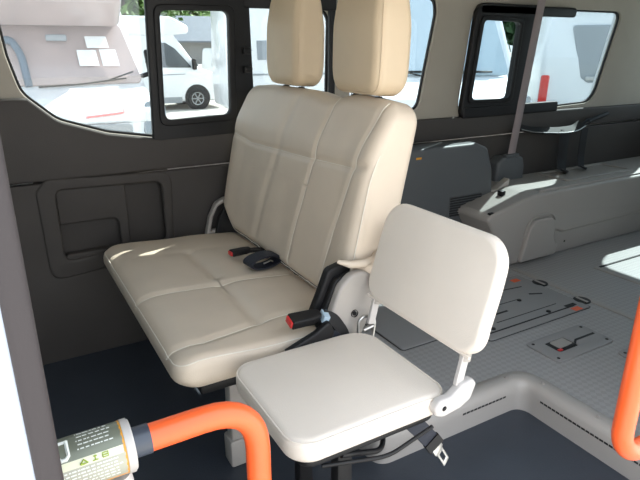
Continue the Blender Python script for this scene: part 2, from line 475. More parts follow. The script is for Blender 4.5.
# cushion: x .27..0.80, y 1.13..2.06, top z .45
cx, cy, cz = .535, 1.60, .409
chx, chy = .265, .47
SE = {'mid': [(-.30, -.06), (.27, -.06)], 'near': [(-.30, -.385), (-.17, -.395), (0, -.345), (.27, -.325)], 'far': [(-.3, .27), (.27, .27)],
      'd1': [(0.0, -.33), (0.0, -.08)], 'd2': [(0.0, .0), (0.0, .25)]}
def cush_h(x, y):
    z = 0
    for k, a, w in (('mid', .007, .012), ('near', .006, .012), ('far', .002, .02), ('d1', .010, .022), ('d2', .009, .022)):
        d = seg_d(x, y, SE[k]); z -= a*exp(-(d/w)**2)
    z += .006*max(0, 1-(x/chx)**2)*max(0, 1-(y/chy)**2)
    z += .003*sin(9*x+4*y)*.5
    z += .012*sstep(.0, -.2, x)*sstep(-.27, -.2, x)
    z -= .012*sstep(.05, .25, x)
    return z
def cdef(x, y, z):
    t = sstep(-.01, .035, z)
    zz = z+cush_h(x, y)*t
    # front bottom tucks back
    xx = x+.028*sstep(.0, -.045, z)*(1 if x < 0 else 0)*sstep(0, -.2, x)
    yy = y+(.015*sstep(0, -.045, z) if y < 0 else 0)*sstep(0, -.3, y)
    return (cx+xx, cy+yy, cz+zz)
link('seat_cushion', slab(chx, chy, .082, .045, .026, .02, cdef, (70, 120), 50), LEA, bench)
def on_cush(pts, n=40, lift=.0004):
    out = []
    for (ax, ay), (bx, by) in zip(pts, pts[1:]):
        for k in range(n):
            s = k/n; x = ax+(bx-ax)*s; y = ay+(by-ay)*s
            dd = min(chx-abs(x), chy-abs(y))
            zz = .041 if dd > .026 else .041-.026+sqrt(max(0, .026**2-(.026-max(dd, 0))**2))
            out.append(V(cdef(x, y, zz))+V((0, 0, lift)))
    return out
link('seam', tube(on_cush([(-.262, -.06), (.25, -.06)]), .0014, 6), STITCH, bench)
link('seam', tube(on_cush([(-.262, -.385), (-.17, -.395), (0, -.345), (.26, -.325)]), .0014, 6), STITCH, bench)
ring = [V(cdef(x, y, .032)) for x, y in rr_outline(chx-.0065, chy-.0065, .04, (40, 60))]
link('edge_seam', tube(ring, .0016, 6, closed=True), STITCH, bench)
link('seat_pan', box(.34, 1.18, .325, .78, 2.03, .366, .01), BLK, bench)

# backrest; local u along Y, v up the back, w toward the front
bw, bh, bt = .468, .285, .132
bc = V((.868, 1.628, .735))
lean = math.atan2(.085, .5)
bu = V((0, 1, 0)); bv = V((sin(lean), 0, cos(lean))); bn = V((-cos(lean), 0, sin(lean)))
BS = {'mid': [(-.19, .30), (-.17, .10), (-.14, -.08), (-.10, -.30)],
      'near': [(-.425, .30), (-.395, .10), (-.345, -.10), (-.31, -.30)],
      'far': [(.02, .30), (.08, .05), (.16, -.30)],
      'h1': [(.44, .085), (.30, .068), (-.15, .082), (-.38, .092), (-.44, .105)]}
def back_h(u, v):
    w = 0
    for k, a, s in (('mid', .006, .009), ('near', .0055, .009), ('far', .005, .022), ('h1', .005, .010)):
        w -= a*exp(-(seg_d(u, v, BS[k])/s)**2)
    w -= .004*exp(-(min(abs(u-.25), abs(u+.04))/.05)**2)*sstep(.03, -.05, v)
    # side bolsters stand proud
    w += .010*sstep(.33, .42, abs(u))*sstep(.30, .05, v)
    w += .010*sstep(.1, -.18, v)
    return w
def bdef(u, v, w):
    t = sstep(-.02, .045, w)
    ww = w+back_h(u, v)*t
    vv = v+(-.016*exp(-((u+.16)/.085)**2)+.0)*sstep(.1, .28, v)
    uu = u*(1-.03*sstep(0, .3, v)*(1 if u > 0 else 0))-(.010*sstep(0, .28, v) if u < 0 else 0)*sstep(0, .3, -u)
    ww -= .028*sstep(.12, .29, v)*sstep(-.03, .06, w)
    vv += .007*sstep(0, .25, v)*sstep(.1, .3, -u)
    vv -= .012*sstep(.25, .45, abs(u))*sstep(.1, .28, v)
    # narrower in thickness at the top
    ww *= 1-.05*sstep(.1, .3, v)
    # lower near corner is cut back for the hinge
    cut = sstep(-.30, -.42, u)*sstep(-.14, -.27, v)
    vv += .05*cut
    cutf = sstep(.34, .44, u)*sstep(-.14, -.27, v)
    vv += .05*cutf
    p = bc+bu*uu+bv*vv+bn*ww
    return tuple(p)
back = link('backrest', slab(bw, bh, bt, .055, .036, .03, bdef, (110, 80), 46), LEA, bench)
def on_back(pts, n=30, lift=.0008):
    out = []
    for (ax, ay), (bx, by) in zip(pts, pts[1:]):
        for k in range(n+1):
            s = k/n; x = ax+(bx-ax)*s; y = ay+(by-ay)*s
            dd = min(bw-abs(x), bh-abs(y))
            if dd < .001: continue
            zz = bt/2 if dd > .036 else bt/2-.036+sqrt(max(0, .036**2-(.036-dd)**2))
            out.append(V(bdef(x, y, zz))+bn*lift)
    return out
for k in ('mid', 'near'):
    link('seam', tube(on_back([(p[0], max(-.28, min(.28, p[1]))) for p in BS[k]]), .0018, 6), STITCH, bench)
link('seam', tube(on_back(BS['h1'][:-1]), .0011, 6), STITCH, bench)
ring = [V(bdef(x, y, bt/2-.014-.035*sstep(.05, .28, y))) for x, y in rr_outline(bw-.003, bh-.003, .053, (60, 40))]
link('edge_seam', tube(ring, .0015, 6, closed=True), STITCH, bench)

# headrests
def headrest(yc):
    hu, hv, ht = .122, .148, .112
    c0 = V((.922, yc, 1.170)); l2 = R(4)
    hvv = V((sin(l2), 0, cos(l2))); hn = V((-cos(l2), 0, sin(l2)))
    def hd(u, v, w):
        k = 1-.10*sstep(.0, .15, v)-.05*sstep(-.05, -.15, v)
        u2 = u*k*(1+.0*w)
        w2 = w*(1-.25*sstep(.02, .15, v)-.10*sstep(-.08, -.15, v))
        w2 += .006*(1-(u/hu)**2)*(1 if w > 0 else 0)
        w2 += .006*sin(v*8)
        return tuple(c0+bu*u2+hvv*v+hn*w2)
    h = link('headrest', slab(hu, hv, ht, .045, .032, .03, hd, (24, 30), 20), HEADM, bench, 'tan headrest')
    pts = rr_outline(hu-.006, hv-.006, .04, (24, 30))
    link('seam', tube([V(hd(x, y, ht/2-.012))+hn*.0006 for x, y in pts], .0012, 6, closed=True), HEADM, h)
    for s in (-.055, .055):
        link('headrest_post', tube([(.915, yc+s, .98), (.93, yc+s, 1.08)], .0055, 12), METAL, h)
        link('post_collar', lathe([(0, 0), (.013, 0), (.012, .01), (.007, .012), (0, .012)], 16, aim((.915, yc+s, 1.008), (.1, 0, 1))), BLK, h)
headrest(1.325); headrest(1.765)

# hinges
hp = rpoly([(.655, .36), (.679, .483), (.708, .560), (.745, .592), (.795, .590), (.829, .548), (.822, .494), (.79, .43), (.755, .36)],
           [.02, .05, .05, .05, .05, .05, .04, .04, .02], 6)
hc = link('hinge_cover', plate(hp, (), .03, .009, MXZ(1.135), 4), GPL, bench, 'grey hinge cover')
link('hinge_hole', lathe([(0, .003), (.006, .003), (.0065, 0), (.009, 0), (.010, .0045), (.011, .0)], 20, aim((.752, 1.1205, .478), (0, -1, 0))), BLK, hc)
bcov = rpoly([(.625, .44), (.668, .535), (.695, .60), (.745, .612), (.775, .60), (.74, .50), (.72, .42)], [.01, .02, .02, .03, .03, .02, .02])
link('recliner_cover', plate([(p[0]+.006, p[1]-.006) for p in bcov], (), .028, .007, MXZ(1.183), 3), BLK, bench, 'black recliner cover')
link('recliner_cover', plate([(p[0]+.014, p[1]-.028) for p in bcov], (), .02, .005, MXZ(1.157), 3), BLK, bench, 'black recliner cover')
fh = rpoly([(.675, .42), (.695, .50), (.725, .555), (.765, .572), (.80, .57), (.81, .44)], [.01, .04, .04, .03, .02, .01])
link('hinge_cover', plate(fh, (inset2(fh, .02),), .03, .006, MXZ(2.10), 3), GPL, bench, 'grey hinge cover')
link('recliner_cover', plate([(p[0]+.03, p[1]-.01) for p in fh], (), .02, .004, MXZ(2.075), 3), BLK, bench, 'black recliner cover')
# gathered flap under the backrest's near corner
link('cover_flap', tube([(.722, 1.16, .618), (.75, 1.142, .610), (.79, 1.138, .606), (.825, 1.142, .612), (.85, 1.16, .625)], [.005, .010, .012, .010, .005], 14), LEA, bench)
# legs / underframe
for y in (1.29, 1.96):
    lg = link('leg', box(.445, y-.022, .0, .50, y+.022, .34, .008), GPL, bench)
    link('leg_foot', box(.437, y-.03, 0, .508, y+.03, .09, .008), GPL, lg)
    link('leg', box(.70, y-.028, .0, .765, y+.028, .34, .008), GPL, bench)
link('cross_tube', tube([(.72, 1.2, .31), (.72, 2.0, .31)], .016, 12), BLK, bench)

# ------------------------------------------------------------------ folding side seat
jump = thing('folding_seat', 'small cream folding single seat with thin backrest beside the bench seat', 'folding seat', (.58, .9, 0))
jx, jy, jz = .578, .924, .420
jhx, jhy = .194, .166
def jdef(x, y, z):
    t = sstep(0, .03, z)
    zz = z+t*(.007*(1-(x/jhx)**2)*(1-(y/jhy)**2)-.008*sstep(.1, .2, x))
    k = .02*sstep(.0, -.03, z)
    return (jx+x*(1-k), jy+y*(1-k), jz+zz)
jc = link('seat_cushion', slab(jhx, jhy, .056, .055, .016, .014, jdef, (50, 46), 30), LEA2, jump)
ring = [V(jdef(x, y, .0225)) for x, y in rr_outline(jhx-.003, jhy-.003, .052, (40, 36))]
link('piping', tube(ring, .0022, 8, closed=True), LEA2, jc)
link('seat_base', plate(rect(jx-.17, jy-.15, jx+.17, jy+.15, .04), (), .014, .004, MXY(.381)), BLK, jump)
# backrest
l3 = math.atan2(.062, .219)
jb = V((.824, .913, .655)); jv = V((sin(l3), 0, cos(l3))); jn = V((-cos(l3), 0, sin(l3)))
jbw, jbh = .198, .130
def jbd(u, v, w):
    w2 = w+sstep(0, .02, w)*.008*(1-(u/jbw)**2)*(1-(v/jbh)**2)
    k = 1-.03*sstep(0, .14, v)
    return tuple(jb+bu*u*k+jv*v+jn*w2)
def jslab():
    # square lower corners, round upper ones
    def d(u, v, w):
        # pull lower rounded corners outward a little
        if v < -.05:
            s = sstep(-.05, -.14, v)
            u = u*(1+.05*s*sstep(.1, .19, abs(u)))
        return jbd(u, v, w)
    return slab(jbw, jbh, .034, .062, .013, .013, d, (46, 30), 26)
jbk = link('backrest', jslab(), LEA2, jump)
link('piping', tube([V(jbd(-jbw*.93+jbw*1.86*k/30, -jbh+.004, .012)) for k in range(31)], .003, 8), LEA2, jbk)
# side bracket and link rod
brk = rpoly([(.702, .430), (.708, .412), (.728, .404), (.775, .410), (.804, .424), (.818, .460), (.806, .474), (.775, .468), (.745, .448), (.715, .448)],
            [.012, .012, .012, .015, .015, .012, .01, .02, .02, .012], 5)
br = link('hinge_bracket', plate(brk, (), .022, .006, MXZ(.748), 4), GPL2, jump, 'pale grey plastic hinge bracket')
link('bolt_hole', lathe([(0, .0015), (.004, .0015), (.0045, 0), (.006, 0)], 14, aim((.728, .7365, .427), (0, -1, 0))), BLK, br)
for y in (.752, 1.077):
    link('support_arm', tube([(.775, y, .462), (.800, y+.004, .56), (.822, y+.006, .62)], .008, 12, flat=(.020, .009, (0, 1, 0))), GPL2, jump)
    link('arm_sleeve', tube([(.793, y+.004, .515), (.805, y+.006, .575)], .0125, 14), GPL, jump)
link('pivot_rod', tube([(.755, .75, .405), (.755, 1.10, .405)], .007, 12), METAL, jump)
# wire spring frame at the back corner
link('latch_wire', tube([(.752, 1.10, .415), (.752, 1.10, .463), (.765, 1.098, .475), (.795, 1.096, .470), (.802, 1.095, .455), (.796, 1.094, .41)], .004, 10, .012), METAL, jump)
link('latch_wire', tube([(.762, 1.09, .44), (.79, 1.088, .447)], .006, 10), METAL, jump)
link('upper_bracket', tube([(.84, 1.118, .60), (.872, 1.13, .70)], .008, 10), GPL, jump)
# folding leg + brace
link('leg', box(.53, .84, .0, .57, .875, .38, .008), BLK, jump)
link('leg', box(.53, 1.02, .0, .57, 1.055, .38, .008), BLK, jump)
link('brace', tube([(.50, .78, .372), (.62, .80, .32), (.76, 1.0, .36)], .006, 10, .03), BLK, jump)
link('brace', tube([(.46, .79, .355), (.60, .755, .345), (.72, .76, .37)], .0045, 10, .03), BLK, jump)

# ------------------------------------------------------------------ buckles and belts
def buckle(label, p, d, upn, L=.085, w=.034, t=.02, group=None):
    """p: red end centre, d direction of body"""
    d = V(d).normalized(); upn = V(upn); s = d.cross(upn).normalized(); n = s.cross(d).normalized()
    if n.dot(upn) < 0: n = -n; s = -s
    T = thing('seat_belt_buckle', label, 'seat belt buckle', tuple(V(p)))
    M = Matrix((( s.x, d.x, n.x, p[0]), (s.y, d.y, n.y, p[1]), (s.z, d.z, n.z, p[2]), (0, 0, 0, 1)))
    body = plate(rpoly([(-w/2, 0), (w/2, 0), (w/2*.95, L*.7), (w*.28, L), (-w*.28, L), (-w/2*.95, L*.7)], [.005, .005, .01, .008, .008, .01]), (), t, .005, M, 3)
    link('housing', body, BLK, T)
    rb = box(-w*.40, -.004, -t*.36, w*.40, .004, t*.36, .002); rb.transform(M)
    link('release_button', rb, RED, T)
    sl = box(-w*.36, -.0045, t*.12, w*.36, -.002, t*.30, .0); sl.transform(M)
    return T, M, d, n
T1, M1, d1, n1 = buckle('black seat belt buckle with red button, beside the grey hinge cover', (.562, 1.124, .500), (1, .04, -.06), (0.0, -.35, 1), .088, .038, .026)
link('stalk', tube([(.655, 1.122, .494), (.685, 1.118, .480), (.715, 1.108, .43), (.72, 1.105, .36)], .01, flat=(.034, .008, (.3, -1, .2)), bend=.02), BLK, T1)
cuff = tube([(.652, 1.121, .495), (.668, 1.119, .490)], .015, flat=(.030, .020, (0, -.3, 1)))
link('cuff', cuff, mat('pale_blue_cuff', (.45, .58, .68), .4), T1, 'pale blue cuff')
T2 = thing('seat_belt_bracket', 'plain black belt bracket lying under the red-buttoned buckle beside the hinge', 'seat belt bracket', (.60, 1.09, .45))
link('housing', plate(rpoly([(.535, .438), (.62, .468), (.66, .492), (.675, .455), (.66, .425), (.58, .42), (.545, .425)], [.004, .01, .01, .01, .01, .01, .004]), (), .02, .006, MXZ(1.10), 3), BLK, T2)
link('strap', tube([(.655, 1.10, .455), (.69, 1.10, .43), (.72, 1.10, .35)], .01, flat=(.03, .006, (0, -1, 0)), bend=.02), WEB, T2)
T3, M3, d3, n3 = buckle('black seat belt buckle lying on the middle of the bench cushion', (.636, 1.712, .478), (1, .10, -.02), (0, 0, 1), .075, .034, .02)
link('stalk', tube([(.70, 1.72, .474), (.745, 1.72, .47), (.79, 1.715, .46)], .01, flat=(.026, .010, (0, 0, 1)), bend=.02), BLK, T3)
T4 = thing('lap_belt', 'folded dark navy lap belt lying in a loop at the foot of the backrest', 'lap belt', (.72, 1.62, .45))
def belt_loop(cx_, cy_, cz_, a_, b_, w_, th_, rot, turns=1.0):
    """strap standing on edge turned to lie flat: cross-section elongated along the loop's axis"""
    bm = bmesh.new(); rings = []
    N = 40; ax = V((-sin(rot), cos(rot), 0)); dx = V((cos(rot), sin(rot), 0))
    for k in range(N+1):
        a = 2*pi*turns*k/N
        rad = 1-.12*k/N
        c = V((cx_, cy_, cz_))+dx*a_*cos(a)*rad+V((0, 0, 1))*b_*sin(a)*rad
        nn = (dx*cos(a)/a_+V((0, 0, 1))*sin(a)/b_).normalized()
        rings.append([bm.verts.new(c+ax*sx*w_/2+nn*sn*th_/2) for sx, sn in ((-1, -1), (1, -1), (1, 1), (-1, 1))])
    for A, B in zip(rings, rings[1:]):
        for k in range(4): bm.faces.new((A[k], A[(k+1) % 4], B[(k+1) % 4], B[k]))
    bm.faces.new(rings[0]); bm.faces.new(rings[-1][::-1])
    bmesh.ops.recalc_face_normals(bm, faces=bm.faces)
    me = bpy.data.meshes.new('bl'); bm.to_mesh(me); bm.free(); sharp(me, 50); return me
link('webbing', belt_loop(.705, 1.60, .477, .060, .021, .054, .005, R(6), 1.55), WEB, T4)
link('webbing_tail', tube([(.72, 1.63, .478), (.77, 1.64, .482), (.80, 1.64, .468)], .01, flat=(.044, .004, (0, 0, 1)), bend=.02), WEB, T4)
link('tongue', tube([(.700, 1.583, .472), (.727, 1.585, .478), (.735, 1.587, .472)], .003, 8), METAL, T4)
# belt and tongue under the folding seat
T5 = thing('lap_belt', 'black lap belt with a metal tongue hanging below the folding seat', 'lap belt', (.78, .84, .2))
link('webbing', tube([(.60, .90, .372), (.70, .87, .36), (.745, .83, .31), (.775, .815, .27)], .01, flat=(.042, .004, (-.3, -.8, .5)), bend=.05), WEB, T5)
link('tongue_grip', tube([(.772, .817, .275), (.785, .812, .255)], .01, flat=(.046, .012, (-.3, -.8, .5))), BLK, T5)
tg = plate(rpoly([(-.018, .0), (.018, .0), (.018, .018), (.013, .02), (.013, .062), (-.013, .062), (-.013, .02), (-.018, .018)], .003, 3),
           (rect(-.006, .026, .006, .050, .002, 3),), .004, .001)
dq = V((.45, -.12, -.80)).normalized(); sq = V((.86, .35, .43)); sq = (sq-dq*sq.dot(dq)).normalized(); nq = sq.cross(dq)
tg.transform(Matrix(((sq.x, dq.x, nq.x, .785), (sq.y, dq.y, nq.y, .812), (sq.z, dq.z, nq.z, .256), (0, 0, 0, 1))))
link('tongue', tg, METAL, T5, 'metal tongue')
# shoulder belt and its retractor housing
T6 = thing('seat_belt', 'mauve grey shoulder belt running down the wall into a dark housing', 'seat belt', (2.39, 2.1, .38))
link('webbing', tube([(2.52, 2.088, 1.60), (2.385, 2.085, .56)], .01, flat=(.055, .003, (0, 1, 0))), BELT, T6)
rh = rpoly([(2.275, .37), (2.49, .37), (2.49, .53), (2.475, .575), (2.44, .59), (2.32, .59), (2.285, .56)], [.01, .01, .02, .02, .02, .02, .02])
link('retractor_housing', plate(rh, (), .08, .018, MXZ(2.11), 4), TRIMS, T6)
link('belt_guide', box(2.335, 2.068, .583, 2.435, 2.10, .602, .006), TRIMS, T6)

# ------------------------------------------------------------------ side trim box with vent
T7 = thing('side_trim_box', 'dark grey box-shaped side trim with louvred vent behind the bench seat', 'trim box', (1.8, 2.0, .1))
qpo = rpoly([(1.45, .113), (1.45, .68), (1.62, .70), (2.04, .70), (2.11, .672), (2.155, .56), (2.175, .40), (2.18, .113)], [0, .03, .02, .03, .04, .1, .05, 0])
vent = rect(1.875, .345, 2.09, .435, .004, 2)
link('panel', plate(qpo, (), .135, .016, MXZ(2.055), 4), TRIMS, T7)
link('vent_recess', plate(rect(1.875, .34, 2.095, .45, .01, 3), (rect(1.881, .346, 2.089, .444, .006, 3),), .006, .002, MXZ(1.987)), TRIMS, T7)
for k in range(8):
    z = .35+k*.0125
    link('louvre', box(1.883, 1.981, z, 2.088, 1.9875, z+.0055, .0), BLKM, T7)
stk = link('sticker', box(1.655, 1.9855, .655, 1.685, 1.988, .664, .0), LBLO, T7, 'small orange sticker')

# ------------------------------------------------------------------ wheel arch cover
T8 = thing('wheel_arch_cover', 'long grey moulded wheel arch cover along the far wall behind the shoulder belt', 'wheel arch cover', (2.7, 1.95, .113))
prof = rpoly([(2.10, .113), (2.06, .20), (1.98, .375), (2.03, .395), (2.235, .468), (3.74, .468), (3.74, .113)], [0, .04, .03, .04, .05, 0, 0], 6)
up1 = rpoly([(2.105, .113), (1.93, .375), (1.96, .40), (2.235, .458), (2.275, .462), (3.74, .462), (3.74, .24), (2.50, .225), (2.43, .25), (2.42, .113)],
            [0, .03, .02, .06, .03, 0, 0, .03, .02, 0], 6)
link('upper_cover', plate(up1, (), .36, .016, MXZ(1.96), 4), ARCHM, T8)
link('side_skirt', plate([(2.42, .113), (2.43, .25), (3.74, .25), (3.74, .113)], (), .33, .004, MXZ(1.96)), ARCHM, T8)
ins = rpoly([(2.165, .125), (2.21, .30), (2.25, .335), (2.36, .335), (2.40, .31), (2.395, .23), (2.41, .20), (2.44, .185), (2.42, .125)], [.01, .05, .04, .03, .02, .02, .02, .02, .01], 6)
link('side_moulding', plate(ins, (), .03, .010, MXZ(1.772), 4), ARCHM, T8)
link('moulding_rim', tube([(2.195, 1.777, .25), (2.215, 1.777, .315), (2.25, 1.777, .35), (2.37, 1.777, .35), (2.412, 1.777, .325), (2.408, 1.777, .27)], .005, 10, .03), ARCHM, T8)
link('top_ridge', box(2.30, 1.80, .458, 3.70, 1.815, .472, .005), ARCHM, T8)
link('top_tray', plate(rect(2.62, 1.88, 3.2, 2.10, .03), (rect(2.64, 1.90, 3.18, 2.08, .02),), .014, .005, MXY(.465), 3), ARCHM, T8)
screw((2.53, 1.79, .17), T8, .005, BLK, (0, -1, 0))
link('buckle_stub', box(2.14, 1.90, .43, 2.17, 1.93, .465, .005), BLK, T8); link('clip', box(1.955, 1.79, .385, 1.985, 1.81, .405, .004), BLK, T8)
T8b = rebase(tag(link('rail_bracket', plate(rpoly([(2.16, .45), (2.20, .455), (2.28, .50), (2.275, .455), (2.33, .455), (2.33, .445), (2.16, .44)], .004, 3), (), .04, .004, MXZ(2.0)), GPL),
        'small pale triangular bracket on the wheel arch cover below the belt housing', 'bracket'))

# ------------------------------------------------------------------ lever and straps on the wall
T9 = thing('wall_lever', 'black lever handle mounted on the dark wall under the rear window', 'lever', (2.8, 2.1, .7))
link('arm', tube([(2.44, 2.098, .735), (2.55, 2.09, .712), (2.75, 2.08, .697), (2.88, 2.08, .70), (2.94, 2.085, .725)], .01, flat=(.05, .012, (0, -.55, .85)), bend=.06), BLK, T9)
link('lever_highlight', tube([(2.60, 2.062, .700), (2.76, 2.052, .688), (2.88, 2.055, .692), (2.95, 2.06, .715)], .003, 8, .05), METAL, T9, 'thin bright line standing in for a highlight on the lever')  # white highlight on the black lever, modelled as a bright tube
link('handle_end', tube([(2.90, 2.085, .70), (3.02, 2.09, .735), (3.13, 2.095, .757), (3.19, 2.10, .765)], [.012, .014, .017, .019, .014], 14, .03), BLK, T9)
for i, (x, lab) in enumerate(((2.775, 'wide black strap hanging from the wall lever, nearer the shoulder belt'), (2.945, 'narrow black strap hanging from the wall lever, farther from the shoulder belt'))):
    w_ = .085 if i == 0 else .06
    T = thing('strap', lab, 'strap', (x, 2.08, .462))
    link('webbing', tube([(x+.02, 2.075, .70), (x+.012, 2.07, .62), (x+.02, 2.075, .54), (x, 2.05, .476)], .01, flat=(w_, .005, (0, 1, 0)), bend=.05), BLKM, T)
    link('strap_end', tube([(x+.0, 2.05, .482), (x+.015, 2.02, .470)], .01, flat=(w_*1.05, .010, (0, .3, 1))), BLK, T)

# ------------------------------------------------------------------ raised floor fittings
FZ = .110
def slot(pts, w=.008, z=FZ+.004, m=BLKM, parent=None, name='slot', h=.002):
    me = tube([(x, y, z) for x, y in pts], .01, flat=(w, h, (0, 0, 1)))
    return link(name, me, m, parent)
def hatch(label, x0, y0, x1, y1):
    T = thing('floor_hatch', label, 'floor hatch', ((x0+x1)/2, (y0+y1)/2, FZ))
    link('cover', plate(rect(x0, y0, x1, y1, .015, 4), (), .006, .002, MXY(FZ+.001)), HATCHM, T)
    o = rect(x0-.003, y0-.003, x1+.003, y1+.003, .016, 4)
    link('gap', tube([(p[0], p[1], FZ+.0008) for p in o], .0013, 6, closed=True), BLKM, T)
    return T
h1 = hatch('grey floor hatch with black slots and orange marks behind the folding seat', 1.475, 1.285, 2.055, 1.675)
slot([(1.50, 1.325), (2.00, 1.325)], .007, parent=h1); slot([(1.96, 1.335), (2.02, 1.335)], .02, parent=h1)
slot([(1.50, 1.43), (1.72, 1.43)], .010, parent=h1)
slot([(1.62, 1.615), (1.965, 1.572)], .006, parent=h1)
slot([(1.60, 1.375), (1.95, 1.375)], .003, parent=h1); slot([(1.60, 1.49), (1.85, 1.485)], .003, parent=h1)
slot([(1.93, 1.50), (1.985, 1.475)], .010, parent=h1)
slot([(1.55, 1.54), (1.80, 1.535)], .003, parent=h1)
for x, y in ((1.80, 1.545), (1.84, 1.475), (1.86, 1.34), (1.55, 1.345)):
    link('stud', lathe([(0, 0), (.010, 0), (.009, .004), (0, .005)], 12, aim((x, y, FZ+.004), (0, 0, 1))), BLK, h1)
for x, y in ((1.995, 1.635), (1.985, 1.30)):
    link('orange_mark', box(x-.022, y-.014, FZ+.003, x+.022, y+.014, FZ+.0052, .0), ORSTK, h1, 'orange mark')
h2 = hatch('plain grey floor hatch seen between the folding seat cushion and its backrest', 1.15, 1.395, 1.44, 1.75)
for k in range(6):
    link('stud', lathe([(0, 0), (.005, 0), (.004, .002), (0, .002)], 10, aim((1.19+k*.045, 1.73, FZ+.004), (0, 0, 1))), BLK, h2)
for x, y, lab in ((2.075, 1.562, 'dark round tie-down cap on the floor, nearer the wheel arch cover'), (2.08, 1.345, 'dark round tie-down cap on the floor, nearer the right-hand orange rail')):
    T = thing('tie_down_cap', lab, 'floor cap', (x, y, FZ))
    link('disc', lathe([(0, 0), (.036, 0), (.036, .003), (.032, .0045), (0, .0045)], 28, aim((x, y, FZ), (0, 0, 1))), BLK, T)
    link('bar', box(x-.006, y-.028, FZ+.004, x+.006, y+.028, FZ+.007, .001), ARCHM, T)
sm = rebase(tag(link('floor_plug', lathe([(0, 0), (.010, 0), (.009, .003), (0, .003)], 12, aim((1.995, 1.47, FZ), (0, 0, 1))), mat('brown_plug', (.25, .12, .08), .6)),
     'tiny brown plug on the grey floor between hatch and round caps', 'plug'))
st = rebase(tag(link('floor_rail', box(2.098, .60, FZ-.002, 2.128, 1.765, FZ+.003, .001), ARCHM), 'narrow grey cover strip running across the raised floor', 'floor rail'))
st2 = rebase(tag(link('floor_rail', box(2.46, .60, FZ-.002, 2.485, 1.56, FZ+.003, .001), ARCHM), 'shorter cover strip across the floor at the edge of the sunlit patch', 'floor rail'))
st3 = rebase(tag(link('floor_rail', box(2.5, 1.545, FZ-.002, 3.25, 1.556, FZ+.003, .001), BLKM), 'dark track running rearward through the sunlit patch of floor', 'floor track'))
def anchor(label, x0, y0, x1, y1, tail):
    T = thing('floor_anchor', label, 'floor anchor', ((x0+x1)/2, (y0+y1)/2, FZ))
    rec = rect(x0+.06, y0+.045, x0+.165, y1-.035, .012, 4)
    link('plate', plate(rpoly([(x0, y0), (x1, y0), (x1, y1), (x0, y1)], .02, 5), (rec,), .007, .002, MXY(FZ+.002)), HATCHM, T)
    link('recess', plate(inset2(rec, -.002), (), .002, 0, MXY(FZ+.0006)), BLKM, T)
    link('recess_lip', plate(rect(x0+.085, y0+.065, x0+.160, y1-.037, .01, 4), (), .003, .001, MXY(FZ+.002)), ARCHM, T)
    link('red_tab', box(x0+.066, y0+.05, FZ+.002, x0+.085, y0+.062, FZ+.006, .001), RED, T, 'red tab')
    ym = (y0+y1)/2
    slot([(x0+.09, y0+.052), (x0+.16, y0+.06), (x0+.185, ym), (x0+.29, ym+.0)], .009, FZ+.006, parent=T)
    for x, y in ((x0+.02, y1-.02), (x0+.02, y0+.02), (x1-.02, y0+.02), (x1-.02, y1-.02)):
        screw((x, y, FZ+.005), T, .006, BLK)
    return T
anchor('grey recessed floor anchor plate nearest the step corner', 1.565, 1.055, 1.875, 1.205, 1)
anchor('recessed floor anchor plate half hidden behind the right-hand orange rail', 1.80, .80, 2.11, 1.0, 1)

# ------------------------------------------------------------------ orange grab rails
G1 = thing('grab_rail', 'orange grab rail with a warning label on its end, front side of the doorway', 'grab rail', (.16, .60, 0))
ry = .60
link('rail_tube', tube([(.07, ry, .695), (.247, ry, .697), (.247, ry, 0.004)], .0172, 24, .075), ORG, G1)
axd = V((.1, 0, .0155)).normalized()
def axp(t, dz=0): return V((.0, ry, .6945))+V((-.02, 0, -.003))+axd*t+V((0, 0, dz))
link('tape_collar', tube([V((.084, ry, .695)), V((.105, ry, .6953))], .0186, 24), TAPE, G1)
RC = .031
Ac = V((-.06, ry, .693)); Bc = V((.084, ry, .695)); dC = (Bc-Ac).normalized()
hs = link('end_housing', tube([Ac, Bc-dC*.004, Bc], [RC, RC, RC*.96], 36), GPL2, G1, 'pale grey cylindrical housing')
link('housing_ring', tube([Bc-dC*.010, Bc-dC*.002], RC+.0012, 36), GPL2, hs)
# label wrapped round the camera side of the housing
uC = V((0, -1, 0)); upC = dC.cross(uC); upC = upC if upC.z > 0 else -upC
def wrap(t, a, r):   # t along axis from Bc backwards (metres), a angle from facing -Y upward
    a += R(30)
    return Bc-dC*t+(uC*cos(a)+upC*sin(a))*r
def wrap_patch(t0, t1, a0, a1, r=RC+.0006, n=10):
    bm = bmesh.new(); rows = []
    for i in range(n+1):
        a = a0+(a1-a0)*i/n
        rows.append([bm.verts.new(wrap(t0, a, r)), bm.verts.new(wrap(t1, a, r))])
    rows2 = [[bm.verts.new(wrap(t0, a0+(a1-a0)*i/n, r-.0004)), bm.verts.new(wrap(t1, a0+(a1-a0)*i/n, r-.0004))] for i in range(n+1)]
    for A, B in zip(rows, rows[1:]): bm.faces.new((A[0], A[1], B[1], B[0]))
    for A, B in zip(rows2, rows2[1:]): bm.faces.new((A[0], B[0], B[1], A[1]))
    bm.faces.new((rows[0][0], rows2[0][0], rows2[0][1], rows[0][1])); bm.faces.new((rows[-1][1], rows2[-1][1], rows2[-1][0], rows[-1][0]))
    for A, B, C2, D in zip(rows, rows[1:], rows2, rows2[1:]):
        bm.faces.new((A[0], B[0], D[0], C2[0])); bm.faces.new((B[1], A[1], C2[1], D[1]))
    bmesh.ops.recalc_face_normals(bm, faces=bm.faces)
    me = bpy.data.meshes.new('w'); bm.to_mesh(me); bm.free(); sharp(me); return me
lb = link('warning_label', wrap_patch(.012, .125, R(12), R(100)), LBLG, hs, 'grey-green upper field of the warning label')
link('label_band', wrap_patch(.0135, .125, R(-4), R(12), RC+.0007), LBLY, lb)
link('label_lower_field', wrap_patch(.012, .125, R(-62), R(-4), RC+.0006), LBLK, lb)
